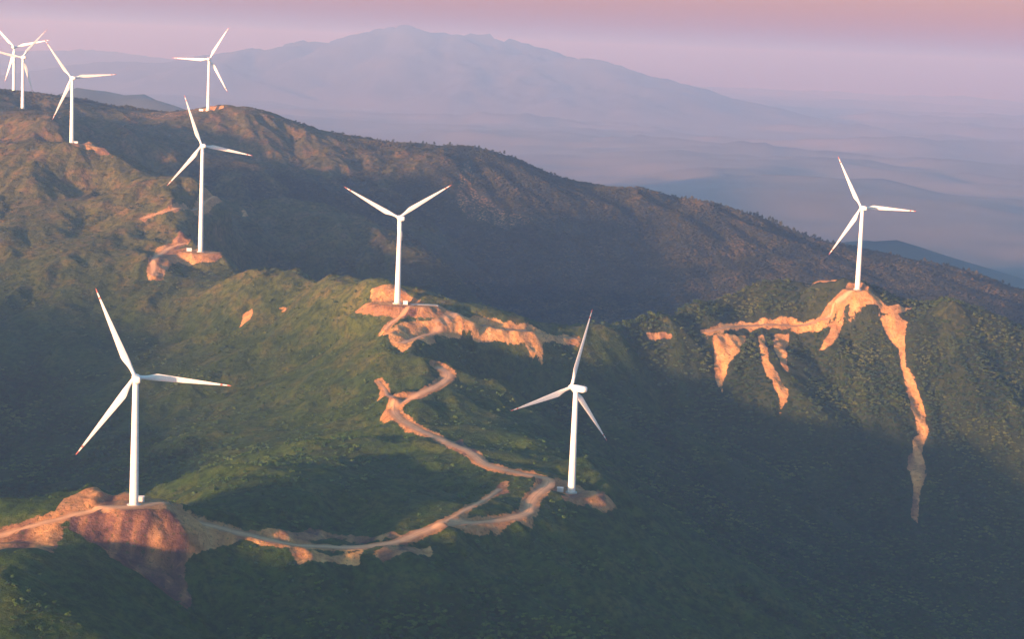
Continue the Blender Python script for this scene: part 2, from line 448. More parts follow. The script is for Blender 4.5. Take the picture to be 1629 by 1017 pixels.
# worn earth is gullied down the slope
eg = np.clip((Rm - 0.5) / 4, 0, 1)
gyy, gxx = np.gradient(Zc, cys, cxs)
slope = np.hypot(gxx, gyy)
wide = np.clip(np.abs(slope) * 1.6 - 0.25, 0, 1)
rill = erosion(gxc, gyc, Zc, gxx, gyy, 13.0, 1.9, 91, 2, 0.6)
Z[core] = Zc + rill * eg * wide

# ------------------------------------------------------------------ vegetation cover: 1 grass, 0 woodland
GRASS = [  # outline, near, far, value
 (1.0, 1050,2400, [(0,240),(110,240),(260,330),(300,440),(560,450),(620,560),(560,700),(300,720),(250,600),(180,480),(0,420)]),
]
def soft_blob(cx_, cy_, rx, ry, ang=0.0):
    ca, sa = math.cos(ang), math.sin(ang)
    u = ((gxc - cx_) * ca + (gyc - cy_) * sa) / rx
    v = (-(gxc - cx_) * sa + (gyc - cy_) * ca) / ry
    return np.exp(-(u * u + v * v))
gr = np.full(Zc.shape, -0.15)
def addg(px, py, Y, rx, ry, a, ang=0.0):
    global gr
    x, y, _ = PW(px, py, Y)
    gr = gr + a * soft_blob(x, y, rx, ry, ang)
addg(60, 330, 2000, 300, 330, 1.1); addg(60, 200, 2400, 250, 300, .8)
addg(330, 480, 1740, 160, 160, .75); addg(560, 500, 1600, 150, 120, 1.2)
addg(450, 640, 1450, 150, 150, .35); addg(700, 640, 1400, 130, 110, .7); addg(600, 760, 1250, 200, 100, .45)
addg(850, 720, 1310, 90, 90, .6); addg(330, 800, 1150, 200, 90, .6)
addg(40, 800, 1010, 110, 40, 1.1); addg(330, 850, 1005, 90, 30, .6)
addg(30, 970, 800, 200, 70, 2.2); addg(150, 880, 950, 60, 50, .8); addg(700, 540, 1540, 90, 60, .5)
addg(430, 330, 2230, 160, 130, .8); addg(420, 220, 2640, 260, 120, .8); addg(1050, 600, 1600, 90, 60, .5)
addg(980, 870, 1180, 70, 80, .5); addg(860, 545, 1600, 80, 40, .4)
addg(900, 900, 1110, 150, 90, .65); addg(330, 900, 985, 80, 50, .6); addg(200, 940, 935, 100, 45, .6); addg(1150, 940, 1185, 110, 80, .5); addg(600, 900, 1015, 80, 40, .35)
gr = gr + 0.26 * np.clip(E[core] / 4, -1, 1) + 0.42 * fbm(gxc / 90, gyc / 90, 4, 33) + 0.12 * vnoise(gxc / 12, gyc / 12, 35)
GRF = np.zeros_like(Z); GRF[core] = np.clip(gr, 0, 1)
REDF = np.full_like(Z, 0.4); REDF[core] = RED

# ------------------------------------------------------------------ materials
def mat(name):
    m = bpy.data.materials.new(name)
    m.use_nodes = True
    return m, m.node_tree.nodes, m.node_tree.links, m.node_tree.nodes['Principled BSDF']
def noise_node(n, l, vec, scale, detail=4, rough=.55, dist=0):
    t = n.new('ShaderNodeTexNoise')
    t.inputs['Scale'].default_value = scale; t.inputs['Detail'].default_value = detail
    t.inputs['Roughness'].default_value = rough; t.inputs['Distortion'].default_value = dist
    l.new(vec, t.inputs['Vector'])
    return t.outputs['Fac']
def ramp_node(n, l, fac, stops):
    r = n.new('ShaderNodeValToRGB')
    while len(r.color_ramp.elements) < len(stops): r.color_ramp.elements.new(0.5)
    for e, (p, c) in zip(r.color_ramp.elements, stops):
        e.position = p; e.color = (*c, 1)
    l.new(fac, r.inputs[0])
    return r.outputs[0]
def mix(n, l, fac, a, b, mode='MIX'):
    m = n.new('ShaderNodeMixRGB'); m.blend_type = mode
    for k, v in ((0, fac), (1, a), (2, b)):
        if isinstance(v, (int, float)): m.inputs[k].default_value = v
        elif isinstance(v, tuple): m.inputs[k].default_value = (*v, 1)
        else: l.new(v, m.inputs[k])
    return m.outputs[0]
def mathn(n, l, op, a, b=0.0, c=None, clamp=False):
    m = n.new('ShaderNodeMath'); m.operation = op; m.use_clamp = clamp
    for k, v in enumerate((a, b) if c is None else (a, b, c)):
        if isinstance(v, (int, float)): m.inputs[k].default_value = v
        else: l.new(v, m.inputs[k])
    return m.outputs[0]

def earth_color(n, l, pos, red):
    f1 = noise_node(n, l, pos, 0.16, 8, .75, .8)
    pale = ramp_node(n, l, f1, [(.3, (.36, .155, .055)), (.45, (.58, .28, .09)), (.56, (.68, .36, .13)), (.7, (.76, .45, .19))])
    dark = ramp_node(n, l, f1, [(.3, (.055, .030, .029)), (.48, (.098, .050, .042)), (.6, (.16, .078, .055)), (.74, (.36, .18, .095))])  # purple-brown soil, darkened further to paint in shade on the scree
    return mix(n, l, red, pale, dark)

gm, n, l, bs = mat('hillside')
geo = n.new('ShaderNodeNewGeometry'); pos = geo.outputs['Position']
def attr(name):
    a = n.new('ShaderNodeAttribute'); a.attribute_name = name
    return a.outputs['Fac']
fine = noise_node(n, l, pos, 0.22, 5, .7)
mid = noise_node(n, l, pos, 0.045, 5, .6)
big = noise_node(n, l, pos, 0.009, 4, .55)
grass = ramp_node(n, l, mid, [(.3, (.050, .062, .018)), (.48, (.082, .088, .026)), (.62, (.140, .102, .042)), (.75, (.185, .125, .058))])
grass = mix(n, l, mathn(n, l, 'MULTIPLY', big, .55), grass, (.060, .078, .020))
sepz = n.new('ShaderNodeSeparateXYZ'); l.new(pos, sepz.inputs[0])
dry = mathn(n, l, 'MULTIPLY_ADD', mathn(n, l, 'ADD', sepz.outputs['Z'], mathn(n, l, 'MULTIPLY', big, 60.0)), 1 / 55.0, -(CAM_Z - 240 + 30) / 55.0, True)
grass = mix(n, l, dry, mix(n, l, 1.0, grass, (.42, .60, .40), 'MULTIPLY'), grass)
tuft = ramp_node(n, l, fine, [(.40, (.42, .50, .48)), (.53, (1, 1, 1)), (.70, (1.35, 1.3, 1.2))])
patch = noise_node(n, l, pos, .028, 6, .68, .5)
grass = mix(n, l, mathn(n, l, 'MULTIPLY_ADD', patch, 7.0, -3.7, True), grass, mix(n, l, 1.0, grass, (.50, .62, .55), 'MULTIPLY'))
grass = mix(n, l, 1.0, grass, tuft, 'MULTIPLY')
wood = ramp_node(n, l, fine, [(.3, (.014, .022, .010)), (.55, (.030, .040, .016)), (.75, (.055, .060, .026))])
cover = mathn(n, l, 'ADD', attr('grass'), mathn(n, l, 'MULTIPLY_ADD', fine, .9, -.45))
cover = mathn(n, l, 'MULTIPLY_ADD', cover, 3.2, -.75, True)
veg = mix(n, l, cover, wood, grass)
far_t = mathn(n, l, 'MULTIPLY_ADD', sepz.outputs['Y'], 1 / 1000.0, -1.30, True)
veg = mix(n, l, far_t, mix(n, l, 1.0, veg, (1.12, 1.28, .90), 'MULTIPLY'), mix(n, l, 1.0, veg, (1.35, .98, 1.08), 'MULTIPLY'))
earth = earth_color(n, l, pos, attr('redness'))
edge = mathn(n, l, 'ADD', attr('bare'), mathn(n, l, 'MULTIPLY_ADD', noise_node(n, l, pos, 0.35, 4, .65), 4.4, -2.4))
edge = mathn(n, l, 'MULTIPLY_ADD', edge, 1.6, .0, True)
# tufts growing back on the bare ground
grow = mathn(n, l, 'GREATER_THAN', noise_node(n, l, pos, 0.5, 3, .5), .63)
edge = mathn(n, l, 'MULTIPLY', edge, mathn(n, l, 'MULTIPLY_ADD', grow, -.55, 1.0))
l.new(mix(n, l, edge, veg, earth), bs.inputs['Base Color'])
bs.inputs['Roughness'].default_value = .95
bs.inputs['Specular IOR Level'].default_value = .1
bp = n.new('ShaderNodeBump'); bp.inputs['Distance'].default_value = 2.2; bp.inputs['Strength'].default_value = .8
l.new(mathn(n, l, 'ADD', noise_node(n, l, pos, .18, 6, .72), mathn(n, l, 'MULTIPLY', fine, .6)), bp.inputs['Height']); l.new(bp.outputs[0], bs.inputs['Normal'])

rm_, n, l, bs = mat('road_dirt')
pos = n.new('ShaderNodeNewGeometry').outputs['Position']
c = earth_color(n, l, pos, .35)
ru = n.new('ShaderNodeAttribute'); ru.attribute_name = 'across'
wv = n.new('ShaderNodeMath'); wv.operation = 'PINGPONG'; l.new(ru.outputs['Fac'], wv.inputs[0]); wv.inputs[1].default_value = .5
track = ramp_node(n, l, wv.outputs[0], [(.0, (.62, .55, .50)), (.2, (.85, .8, .75)), (.42, (1.18, 1.15, 1.15)), (.5, (.9, .85, .8))])
c = mix(n, l, 1.0, mix(n, l, .45, c, (.60, .38, .22)), track, 'MULTIPLY')
l.new(c, bs.inputs['Base Color']); bs.inputs['Roughness'].default_value = .95

def flat_mat(name, col, rough=.5, var=.06, scale=1.0):
    m, n, l, bs = mat(name)
    pos = n.new('ShaderNodeTexCoord').outputs['Object']
    f = noise_node(n, l, pos, scale, 5, .6)
    a = tuple(v * (1 - var) for v in col); b = tuple(min(1, v * (1 + var)) for v in col)
    l.new(ramp_node(n, l, f, [(.35, a), (.65, b)]), bs.inputs['Base Color'])
    bs.inputs['Roughness'].default_value = rough
    return m
white = flat_mat('white_paint', (.86, .85, .82), .42, .04, .15)
redp = flat_mat('red_paint', (.58, .17, .13), .45, .08, .6)
steel = flat_mat('grey_steel', (.33, .34, .35), .45, .1, 2)
boxm = flat_mat('cabinet_paint', (.74, .74, .71), .5, .05, 1)
concrete = flat_mat('concrete', (.42, .40, .37), .9, .12, .8)
metal_deck = flat_mat('gravel_pad', (.38, .36, .33), .9, .15, .7)

# ------------------------------------------------------------------ ground sheet
def grid_mesh(name, GX, GY, Z, material, attrs=()):
    ny, nx = Z.shape
    me = bpy.data.meshes.new(name)
    co = np.stack([GX, GY, Z], -1).reshape(-1, 3).astype(np.float32)
    i = (np.arange(ny - 1)[:, None] * nx + np.arange(nx - 1)[None]).reshape(-1)
    f = np.stack([i, i + 1, i + nx + 1, i + nx], -1).astype(np.int32)
    me.vertices.add(len(co)); me.vertices.foreach_set('co', co.reshape(-1))
    me.loops.add(f.size); me.loops.foreach_set('vertex_index', f.reshape(-1))
    me.polygons.add(len(f)); me.polygons.foreach_set('loop_start', np.arange(0, f.size, 4, dtype=np.int32))
    me.update(calc_edges=True)
    me.polygons.foreach_set('use_smooth', np.ones(len(f), bool))
    for an, av in attrs:
        a = me.attributes.new(an, 'FLOAT', 'POINT')
        a.data.foreach_set('value', av.reshape(-1).astype(np.float32))
    me.materials.append(material)
    o = bpy.data.objects.new(name, me)
    C.objects.link(o)
    return o
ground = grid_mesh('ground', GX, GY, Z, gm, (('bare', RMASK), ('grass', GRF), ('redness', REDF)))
ground['kind'] = 'structure'
Zc = Z[core]

# ------------------------------------------------------------------ road ribbons
def tag(o, label, cat, group=None):
    o['label'] = label; o['category'] = cat
    if group: o['group'] = group
def mesh_obj(name, verts, faces, material, parent=None, smooth=True):
    me = bpy.data.meshes.new(name)
    me.from_pydata(verts, [], faces); me.update()
    if smooth:
        me.polygons.foreach_set('use_smooth', np.ones(len(faces), bool))
    me.materials.append(material)
    o = bpy.data.objects.new(name, me)
    C.objects.link(o)
    if parent: o.parent = parent
    return o
for k, (label, hw, path, zz) in enumerate(road_paths):
    nrm = np.gradient(path, axis=0); nrm /= np.linalg.norm(nrm, axis=1)[:, None] + 1e-9
    nx_, ny_ = -nrm[:, 1], nrm[:, 0]
    offs = (-1, -.75, -.5, -.25, 0, .25, .5, .75, 1)
    V, Fc, acr = [], [], []
    wob = 1 + .12 * np.sin(np.arange(len(path)) * .21 + k) + .07 * np.sin(np.arange(len(path)) * .77)
    for i in range(len(path)):
        for o_ in offs:
            x, y = path[i, 0] + nx_[i] * o_ * hw * wob[i], path[i, 1] + ny_[i] * o_ * hw * wob[i]
            zg = float(ground_z(x, y, Zc))
            V.append((x, y, max(zg, zz[i] - .2) + .22 - .25 * abs(o_) ** 3)); acr.append((o_ + 1) / 2)
    m = len(offs)
    for i in range(len(path) - 1):
        for j in range(m - 1):
            Fc.append((i * m + j, i * m + j + 1, (i + 1) * m + j + 1, (i + 1) * m + j))
    o = mesh_obj('dirt_road', V, Fc, rm_)
    a = o.data.attributes.new('across', 'FLOAT', 'POINT'); a.data.foreach_set('value', np.array(acr, np.float32))
    o['kind'] = 'structure'

# ------------------------------------------------------------------ far ranges
def gauss_ridge(GX, GY, line):
    """crest through world points (x, y, z, half width): height falls off from it on both sides"""
    best = np.full(GX.shape, -1e9)
    for (x0, y0, z0, w0), (x1, y1, z1, w1) in zip(line[:-1], line[1:]):
        ex, ey = x1 - x0, y1 - y0
        t = np.clip(((GX - x0) * ex + (GY - y0) * ey) / (ex * ex + ey * ey), 0, 1)
        d = np.hypot(GX - x0 - t * ex, GY - y0 - t * ey)
        z = z0 + (z1 - z0) * t; w = w0 + (w1 - w0) * t
        best = np.maximum(best, (z - 20) * np.clip(1 - (np.sqrt(d * d + (w * .04) ** 2) - w * .04) / w, 0, 1) ** 1.25)
    return best
fx = np.arange(-12000, 12001, 55.0); fy = np.arange(3300, 32000, 55.0)
FX, FY = np.meshgrid(fx, fy)
far_lines = [
 # (px, py, Y, half width)
 [(1180,470,4300,700),(1290,430,4300,700),(1400,380,4300,700),(1440,405,4250,700),(1520,430,4250,700),(1600,450,4200,700),(1720,500,4200,700)],
 [(60,190,5600,900),(110,150,5600,900),(145,137,5600,900),(180,152,5600,900),(215,150,5600,900),(270,168,5500,900),(340,185,5400,900),(420,215,5300,900)],
 [(-60,100,22950,4050),(40,92,22950,4050),(130,84,22950,4050),(190,88,22950,4050),(240,108,22275,4050),(300,118,21600,4050)],
 [(250,118,16740,2983),(340,92,17280,2983),(390,84,17280,2754),(430,79,17280,2524),(470,76,17280,2295),(505,67,17280,2180),(555,67,17280,2065),(590,55,17280,2295),(630,48,17280,2295),(665,52,17280,2295),(700,57,17280,2065),(740,57,17280,2295),(770,66,17280,2524),(800,66,17280,2524),(840,80,17064,2524),(880,92,16740,2524),(920,112,16416,2524),(960,135,16200,2524),(1040,165,15660,2295),(1150,192,15120,2295),(1260,222,14580,2295)],
 [(1300,318,16200,2430),(1400,312,16200,2430),(1500,306,16200,2430),(1580,295,16200,2430),(1700,270,16200,2430)],
 [(600,190,18225,3375),(760,172,18225,3375),(860,185,18225,3375),(1000,240,17550,3375),(1150,290,16875,3375)],
 [(900,168,21000,4500),(1050,160,21000,4500),(1200,178,20500,4500),(1330,205,20000,4500),(1450,222,20000,4500),(1560,218,20000,4500),(1700,240,20000,4500)],
 [(1050,262,10500,2600),(1150,255,10500,2600),(1280,285,10500,2600),(1420,330,10000,2600),(1560,345,10000,2600),(1720,335,10000,2600)],
]
FZ = 20 + 60 * fbm(FX / 1200, FY / 1200, 4, 50) + 80 * np.clip((FY - 4500) / 3000, 0, 1) * np.clip(1 - 2.2 * np.abs(fbm(FX / 3000 + .3, FY / 1900, 5, 56)), 0, 1) ** 1.5
wpx, wpy = 220 * fbm(FX / 700, FY / 700, 3, 52), 220 * fbm(FX / 700, FY / 700, 3, 54)
for ln in far_lines:
    L = [(PW(a, b, y_)[0], y_, PW(a, b, y_)[2], w) for a, b, y_, w in ln]
    g = gauss_ridge(FX + wpx * .25, FY + wpy * .5, L)
    FZ = np.maximum(FZ, 20 + g)
gfy, gfx = np.gradient(FZ, fy, fx)
FZ = FZ + (erosion(FX, FY, FZ, gfx * 3, gfy * 3, 1300.0, 70.0, 13, 5, .55) + 22 * fbm(FX / 420, FY / 420, 4, 58)) * np.clip((FZ - 60) / 200, 0, 1) * np.clip((FY - 4500) / 7000, .12, 1)
edge_t = np.clip((FY - 3300) / 300, 0, 1)
FZ = FZ * edge_t + (-60) * (1 - edge_t)
fm, n, l, bs = mat('far_woodland')
pos = n.new('ShaderNodeNewGeometry').outputs['Position']
fc = ramp_node(n, l, noise_node(n, l, pos, .004, 6, .6), [(.3, (.022, .032, .016)), (.6, (.05, .055, .028)), (.8, (.10, .09, .05))])
haze_floor = ramp_node(n, l, noise_node(n, l, pos, .0016, 7, .7), [(.35, (.12, .12, .09)), (.5, (.14, .14, .105)), (.66, (.165, .16, .125))])  # low ground made pale: brightness of valley haze painted into the colour
sp = n.new('ShaderNodeSeparateXYZ'); l.new(pos, sp.inputs[0])
l.new(mix(n, l, mathn(n, l, 'MULTIPLY_ADD', sp.outputs['Z'], 1 / 120.0, -.55, True), haze_floor, fc), bs.inputs['Base Color'])
bs.inputs['Roughness'].default_value = 1.0
hills = grid_mesh('hills', FX, FY, FZ, fm)
hills['kind'] = 'structure'

# ------------------------------------------------------------------ wind turbines
def ring(c, r, n, axis='z'):
    return [(c[0] + r * math.cos(2 * math.pi * k / n), c[1] + r * math.sin(2 * math.pi * k / n), c[2]) for k in range(n)]
def loft(rings, cap=True):
    n = len(rings[0]); V = [v for r in rings for v in r]; Fc = []
    for i in range(len(rings) - 1):
        for k in range(n):
            a, b = i * n + k, i * n + (k + 1) % n
            Fc.append((a, b, b + n, a + n))
    if cap:
        Fc.append(tuple(range(n))[::-1]); Fc.append(tuple(range((len(rings) - 1) * n, len(rings) * n)))
    return V, Fc
BL = 48.0      # blade length, root flange to tip
def blade_rings(r0, r1, m, grow=0.0):
    """sections across the rotor axis (local y is the wind axis, z runs out along the blade)"""
    out = []
    for i in range(m + 1):
        s = r0 + (r1 - r0) * i / m
        if s < .05: ch, th, cir = 1.95, 1.95, 1.0
        else:
            if s < .22:
                q = (s - .05) / .17; q = q * q * (3 - 2 * q); ch = 1.95 + 1.75 * q
            else: ch = 3.70 * max(0.0, 1 - (s - .22) / .78) ** .88 * .93 + .26 if s > .22 else 3.7
            ch = min(ch, 3.7)
            cir = max(0, 1 - (s - .05) / .15)
            th = ch * (.16 + .84 * cir)
            th = min(th, 1.95)
        if s > .985: ch *= .55
        tw = math.radians(7) * max(0, 1 - s / .8)
        sweep = 1.5 * s * s * 0.3
        sec = []
        for k in range(20):
            a = 2 * math.pi * k / 20
            x = math.cos(a); y = math.sin(a)
            if cir < 1:
                y = y * (1 - .55 * (1 - cir) * (x * .5 + .5) * 1.0) if True else y
            X = (x * .5 + (1 - cir) * .22) * ch + (grow if x > 0 else -grow) * abs(x); Yy = y * .5 * th + grow * math.copysign(abs(y), y)
            sec.append((X * math.cos(tw) - Yy * math.sin(tw), X * math.sin(tw) + Yy * math.cos(tw) - sweep, 1.3 + s * BL))
        out.append(sec)
    return out
def make_turbine(label, base, hub_h, yaw, phase):
    root = bpy.data.objects.new('wind_turbine', None)
    C.objects.link(root)
    root.location = base; root.rotation_euler = (0, 0, yaw)
    tag(root, label, 'wind turbine', 'wind turbines along the mountain ridges')
    rr = []
    r_b, r_t = 2.35, 1.5
    for k in range(13):
        t = k / 12; rr.append(ring((0, 0, -1.5 + t * (hub_h - 1.9 + 1.5)), r_b + (r_t - r_b) * t, 32))
    V, Fc = loft(rr)
    tower = mesh_obj('tower', V, Fc, white, root)
    for t in (.0, .34, .67):
        z = t * (hub_h - 2) + .15
        r = r_b + (r_t - r_b) * t + .06
        V, Fc = loft([ring((0, 0, z - .14), r, 32), ring((0, 0, z + .14), r, 32)])
        mesh_obj('flange', V, Fc, white, tower)
    V, Fc = loft([ring((0, 0, -1.0), 3.6, 32), ring((0, 0, .12), 3.5, 32), ring((0, 0, .2), 3.3, 32)])
    mesh_obj('foundation', V, Fc, concrete, root)
    # door facing the viewer's side
    V = [(x, -r_b - .03 - dy, z) for dy in (0, .1) for x, z in ((-.5, .6), (.5, .6), (.5, 2.7), (-.5, 2.7))]
    Fc = [(0, 1, 5, 4), (1, 2, 6, 5), (2, 3, 7, 6), (3, 0, 4, 7), (4, 5, 6, 7)]
    mesh_obj('door', V, Fc, steel, tower, False)
    # nacelle: rounded box running back (+y) from the rotor (-y)
    secs = []
    for y, w, h, dz in ((-2.6, 1.45, 1.45, 0), (-2.2, 1.75, 1.8, .05), (-.5, 1.9, 2.0, .1), (3.5, 1.9, 2.05, .15), (6.8, 1.8, 1.9, .2), (8.2, 1.6, 1.6, .3), (8.6, 1.2, 1.2, .35)):
        sec = []
        for k in range(24):
            a = 2 * math.pi * k / 24
            ca, sa = math.cos(a), math.sin(a)
            p = .45
            sec.append((w * math.copysign(abs(ca) ** p, ca), y, hub_h + dz + h * math.copysign(abs(sa) ** p, sa)))
        secs.append(sec)
    V, Fc = loft(secs)
    nac = mesh_obj('nacelle', V, [f[::-1] for f in Fc], white, root)
    V, Fc = loft([ring((0, 7.0, hub_h + 2.0), .07, 8), ring((0, 7.0, hub_h + 3.6), .05, 8)])
    mesh_obj('wind_vane', V, Fc, steel, nac)
    # hub with its spinner nose
    hy = -4.1
    secs = []
    for y, r in ((1.5, 1.35), (.9, 1.6), (0, 1.7), (-.9, 1.55), (-1.7, 1.1), (-2.1, .6), (-2.25, .1)):
        secs.append([(r * math.cos(2 * math.pi * k / 24), hy + y, hub_h + r * math.sin(2 * math.pi * k / 24)) for k in range(24)])
    V, Fc = loft(secs)
    hub = mesh_obj('hub', V, Fc, white, root)
    for k in range(3):
        b = bpy.data.objects.new('blade', blade_me); C.objects.link(b); b.parent = root
        b.location = (0, hy, hub_h); b.rotation_euler = (0, phase + k * 2 * math.pi / 3, 0)
        for bm_ in band_me:
            s = bpy.data.objects.new('red_band', bm_); C.objects.link(s); s.parent = b
    return root
def raw_mesh(name, V, Fc, m):
    me = bpy.data.meshes.new(name); me.from_pydata(V, [], Fc); me.update()
    me.polygons.foreach_set('use_smooth', np.ones(len(Fc), bool)); me.materials.append(m)
    return me
blade_me = raw_mesh('blade', *loft(blade_rings(-.012, 1.0, 44)), white)
band_me = [raw_mesh('red_band', *loft(blade_rings(a, b, 5, .035)), redp) for a, b in ((.955, 1.003), (.88, .905))]

TURB = [  # base px, py, Y, hub px, py, rotor px tips, label
 (213, 803, 1004, 218, 602, [(155,462),(370,610),(124,722)], 'largest and nearest white wind turbine, standing by the dirt road at the lower left'),
 (909, 783, 1204, 915, 618, [(944,494),(808,657),(959,692)], 'white wind turbine turned sideways beside the dirt road at the lower centre'),
 (632, 482, 1553, 637, 347, [(550,302),(722,294),(630,446)], 'white wind turbine with two blades raised in a V before the orange bank'),
 (319, 400, 1873, 323, 232, [(298,153),(403,241),(268,291)], 'white wind turbine on the tallest tower, above the curling orange track'),
 (1364, 460, 1746, 1372, 331, [(1337,251),(1460,328),(1312,408)], 'white wind turbine alone at the right on top of the orange landslides'),
 (114, 227, 2160, 115, 124, [(75,65),(186,117),(82,190)], 'white wind turbine on the grassy shoulder at the upper left with a small orange pad'),
 (331, 175, 2695, 332, 94, [(366,44),(278,93),(360,143)], 'small white wind turbine on the far skyline against the hazy range'),
 (36, 175, 2585, 37, 91, [(77,47),(-22,83),(50,150)], 'white wind turbine at the left edge with its base on the near hilltop'),
 (22, 150, 2790, 23, 75, [(-14,36),(79,61),(9,122)], 'most distant white wind turbine at the left edge, half behind its neighbour'),
]
def project(p):
    d = Vector(p) - Vector((0, 0, CAM_Z))
    w = d.dot(fwd)
    return W_PX / 2 + F_PX * d.dot(camX) / w, H_PX / 2 - F_PX * d.dot(camY) / w
turbine_info = []
for bx, by, Y, hx, hy_, tips, label in TURB:
    b = PW(bx, by, Y)
    # hub height from the length of the tower in view
    lo, hi = 30, 140
    for _ in range(40):
        m_ = (lo + hi) / 2
        if project((b[0], b[1], b[2] + m_))[1] > hy_: lo = m_
        else: hi = m_
    hub_h = lo
    best = None
    for yw in np.radians(np.arange(210, 234, 2) if bx == 909 else np.arange(182, 214, 2)):
        for ph in np.radians(np.arange(0, 120, 2)):
            e = 0
            prs = []
            for k in range(3):
                a = ph + k * 2 * math.pi / 3
                lx, lz = math.sin(a) * 49.3, math.cos(a) * 49.3
                hxw = (b[0] + math.cos(yw) * lx + math.sin(yw) * 4.1, b[1] + math.sin(yw) * lx - math.cos(yw) * 4.1, b[2] + hub_h + lz)
                prs.append(project(hxw))
            for tp in tips:
                e += min((tp[0] - q[0]) ** 2 + (tp[1] - q[1]) ** 2 for q in prs)
            pass
            if best is None or e < best[0]: best = (e, yw, ph)
    turbine_info.append((b, hub_h, best))
    print('turbine', round(hub_h, 1), round(best[0], 1), round(math.degrees(best[1])), round(math.degrees(best[2])))
    make_turbine(label, b, hub_h, best[1], best[2])


# ------------------------------------------------------------------ vegetation
rng = np.random.default_rng(11)
def crown_mesh(name, seed, nleaf, flat, leaf, lobes, material, bare_base=.0):
    """an uneven crown of many small leaf clumps, about 1 m in radius, standing on z = 0"""
    r = np.random.default_rng(seed)
    lc = r.normal(size=(lobes, 3)) * (.42, .42, .34); lc[:, 2] = np.abs(lc[:, 2]) * flat + .45 * flat
    lr = r.uniform(.38, .68, lobes)
    V, Fc = [], []
    for i in range(nleaf):
        k = r.integers(lobes)
        d = r.normal(size=3); d /= np.linalg.norm(d)
        if d[2] < -.3: d[2] *= -1
        p = lc[k] + d * lr[k] * (r.uniform(.55, 1.0), r.uniform(.55, 1.0), r.uniform(.55, 1.0) * flat)
        p[2] = max(p[2], .05 + bare_base)
        nrm = d + r.normal(size=3) * .55; nrm /= np.linalg.norm(nrm)
        a = np.cross(nrm, r.normal(size=3)); a /= np.linalg.norm(a) + 1e-9
        b = np.cross(nrm, a)
        sz = leaf * r.uniform(.6, 1.3)
        m = 5
        base = len(V)
        for q in range(m):
            t = 2 * math.pi * q / m + r.uniform(-.3, .3); rr = sz * r.uniform(.7, 1.15)
            V.append(tuple(p + a * math.cos(t) * rr + b * math.sin(t) * rr * .8))
        Fc.append(tuple(range(base, base + m)))
    me = bpy.data.meshes.new(name); me.from_pydata(V, [], Fc); me.update()
    me.materials.append(material)
    return me
def leaf_mat(name, stops):
    m, n, l, bs = mat(name)
    oi = n.new('ShaderNodeObjectInfo')
    pos = n.new('ShaderNodeNewGeometry').outputs['Position']
    f = mathn(n, l, 'ADD', mathn(n, l, 'MULTIPLY', oi.outputs['Random'], .42), mathn(n, l, 'MULTIPLY_ADD', noise_node(n, l, pos, .022, 6, .7, .4), 2.0, -.68))
    sp = n.new('ShaderNodeSeparateXYZ'); l.new(pos, sp.inputs[0])
    far_t = mathn(n, l, 'MULTIPLY_ADD', sp.outputs['Y'], 1 / 1000.0, -1.30, True)     # drier, browner scrub towards the back ridge
    col = ramp_node(n, l, f, stops)
    l.new(mix(n, l, far_t, mix(n, l, 1.0, col, (1.25, 1.70, .92), 'MULTIPLY'), mix(n, l, 1.0, col, (1.55, 1.0, 1.12), 'MULTIPLY')), bs.inputs['Base Color'])
    bs.inputs['Roughness'].default_value = .8; bs.inputs['Specular IOR Level'].default_value = .15
    return m
leaf_wood = leaf_mat('woodland_leaves', [(.10, (.010, .022, .012)), (.42, (.022, .042, .016)), (.68, (.044, .064, .020)), (.95, (.095, .105, .034))])
leaf_scrub = leaf_mat('scrub_leaves', [(.1, (.012, .026, .012)), (.5, (.030, .052, .018)), (.9, (.075, .090, .030))])
bark = flat_mat('bark', (.10, .075, .05), .9, .2, 2)
def kit(name, meshes):
    col = bpy.data.collections.new(name)
    for me in meshes:
        col.objects.link(bpy.data.objects.new(me.name, me))
    return col
wood_kit = kit('woodland_crowns', [crown_mesh('crown', 100 + i, 150, .95, .20, 6, leaf_wood) for i in range(6)])
scrub_kit = kit('scrub_crowns', [crown_mesh('scrub_crown', 200 + i, 70, .62, .24, 4, leaf_scrub) for i in range(5)])
def scatter(name, P3, S, kitc, seed):
    me = bpy.data.meshes.new(name)
    me.vertices.add(len(P3)); me.vertices.foreach_set('co', P3.astype(np.float32).reshape(-1))
    a = me.attributes.new('size', 'FLOAT_VECTOR', 'POINT'); a.data.foreach_set('vector', S.astype(np.float32).reshape(-1))
    o = bpy.data.objects.new(name, me); C.objects.link(o)
    ng = bpy.data.node_groups.new(name, 'GeometryNodeTree')
    ng.interface.new_socket('Geometry', in_out='INPUT', socket_type='NodeSocketGeometry')
    ng.interface.new_socket('Geometry', in_out='OUTPUT', socket_type='NodeSocketGeometry')
    N, L = ng.nodes, ng.links
    gi, go = N.new('NodeGroupInput'), N.new('NodeGroupOutput')
    iop = N.new('GeometryNodeInstanceOnPoints')
    ci = N.new('GeometryNodeCollectionInfo'); ci.inputs['Collection'].default_value = kitc
    ci.inputs['Separate Children'].default_value = True; ci.inputs['Reset Children'].default_value = True
    rv = N.new('FunctionNodeRandomValue'); rv.data_type = 'FLOAT'; rv.inputs[3].default_value = 2 * math.pi; rv.inputs['Seed'].default_value = seed
    cx_ = N.new('ShaderNodeCombineXYZ'); L.new(rv.outputs[1], cx_.inputs[2])
    na = N.new('GeometryNodeInputNamedAttribute'); na.data_type = 'FLOAT_VECTOR'; na.inputs[0].default_value = 'size'
    L.new(gi.outputs[0], iop.inputs['Points']); L.new(ci.outputs[0], iop.inputs['Instance'])
    iop.inputs['Pick Instance'].default_value = True
    L.new(cx_.outputs[0], iop.inputs['Rotation']); L.new(na.outputs[0], iop.inputs['Scale'])
    L.new(iop.outputs[0], go.inputs[0])
    mo = o.modifiers.new('scatter', 'NODES'); mo.node_group = ng
    o['kind'] = 'stuff'
    return o
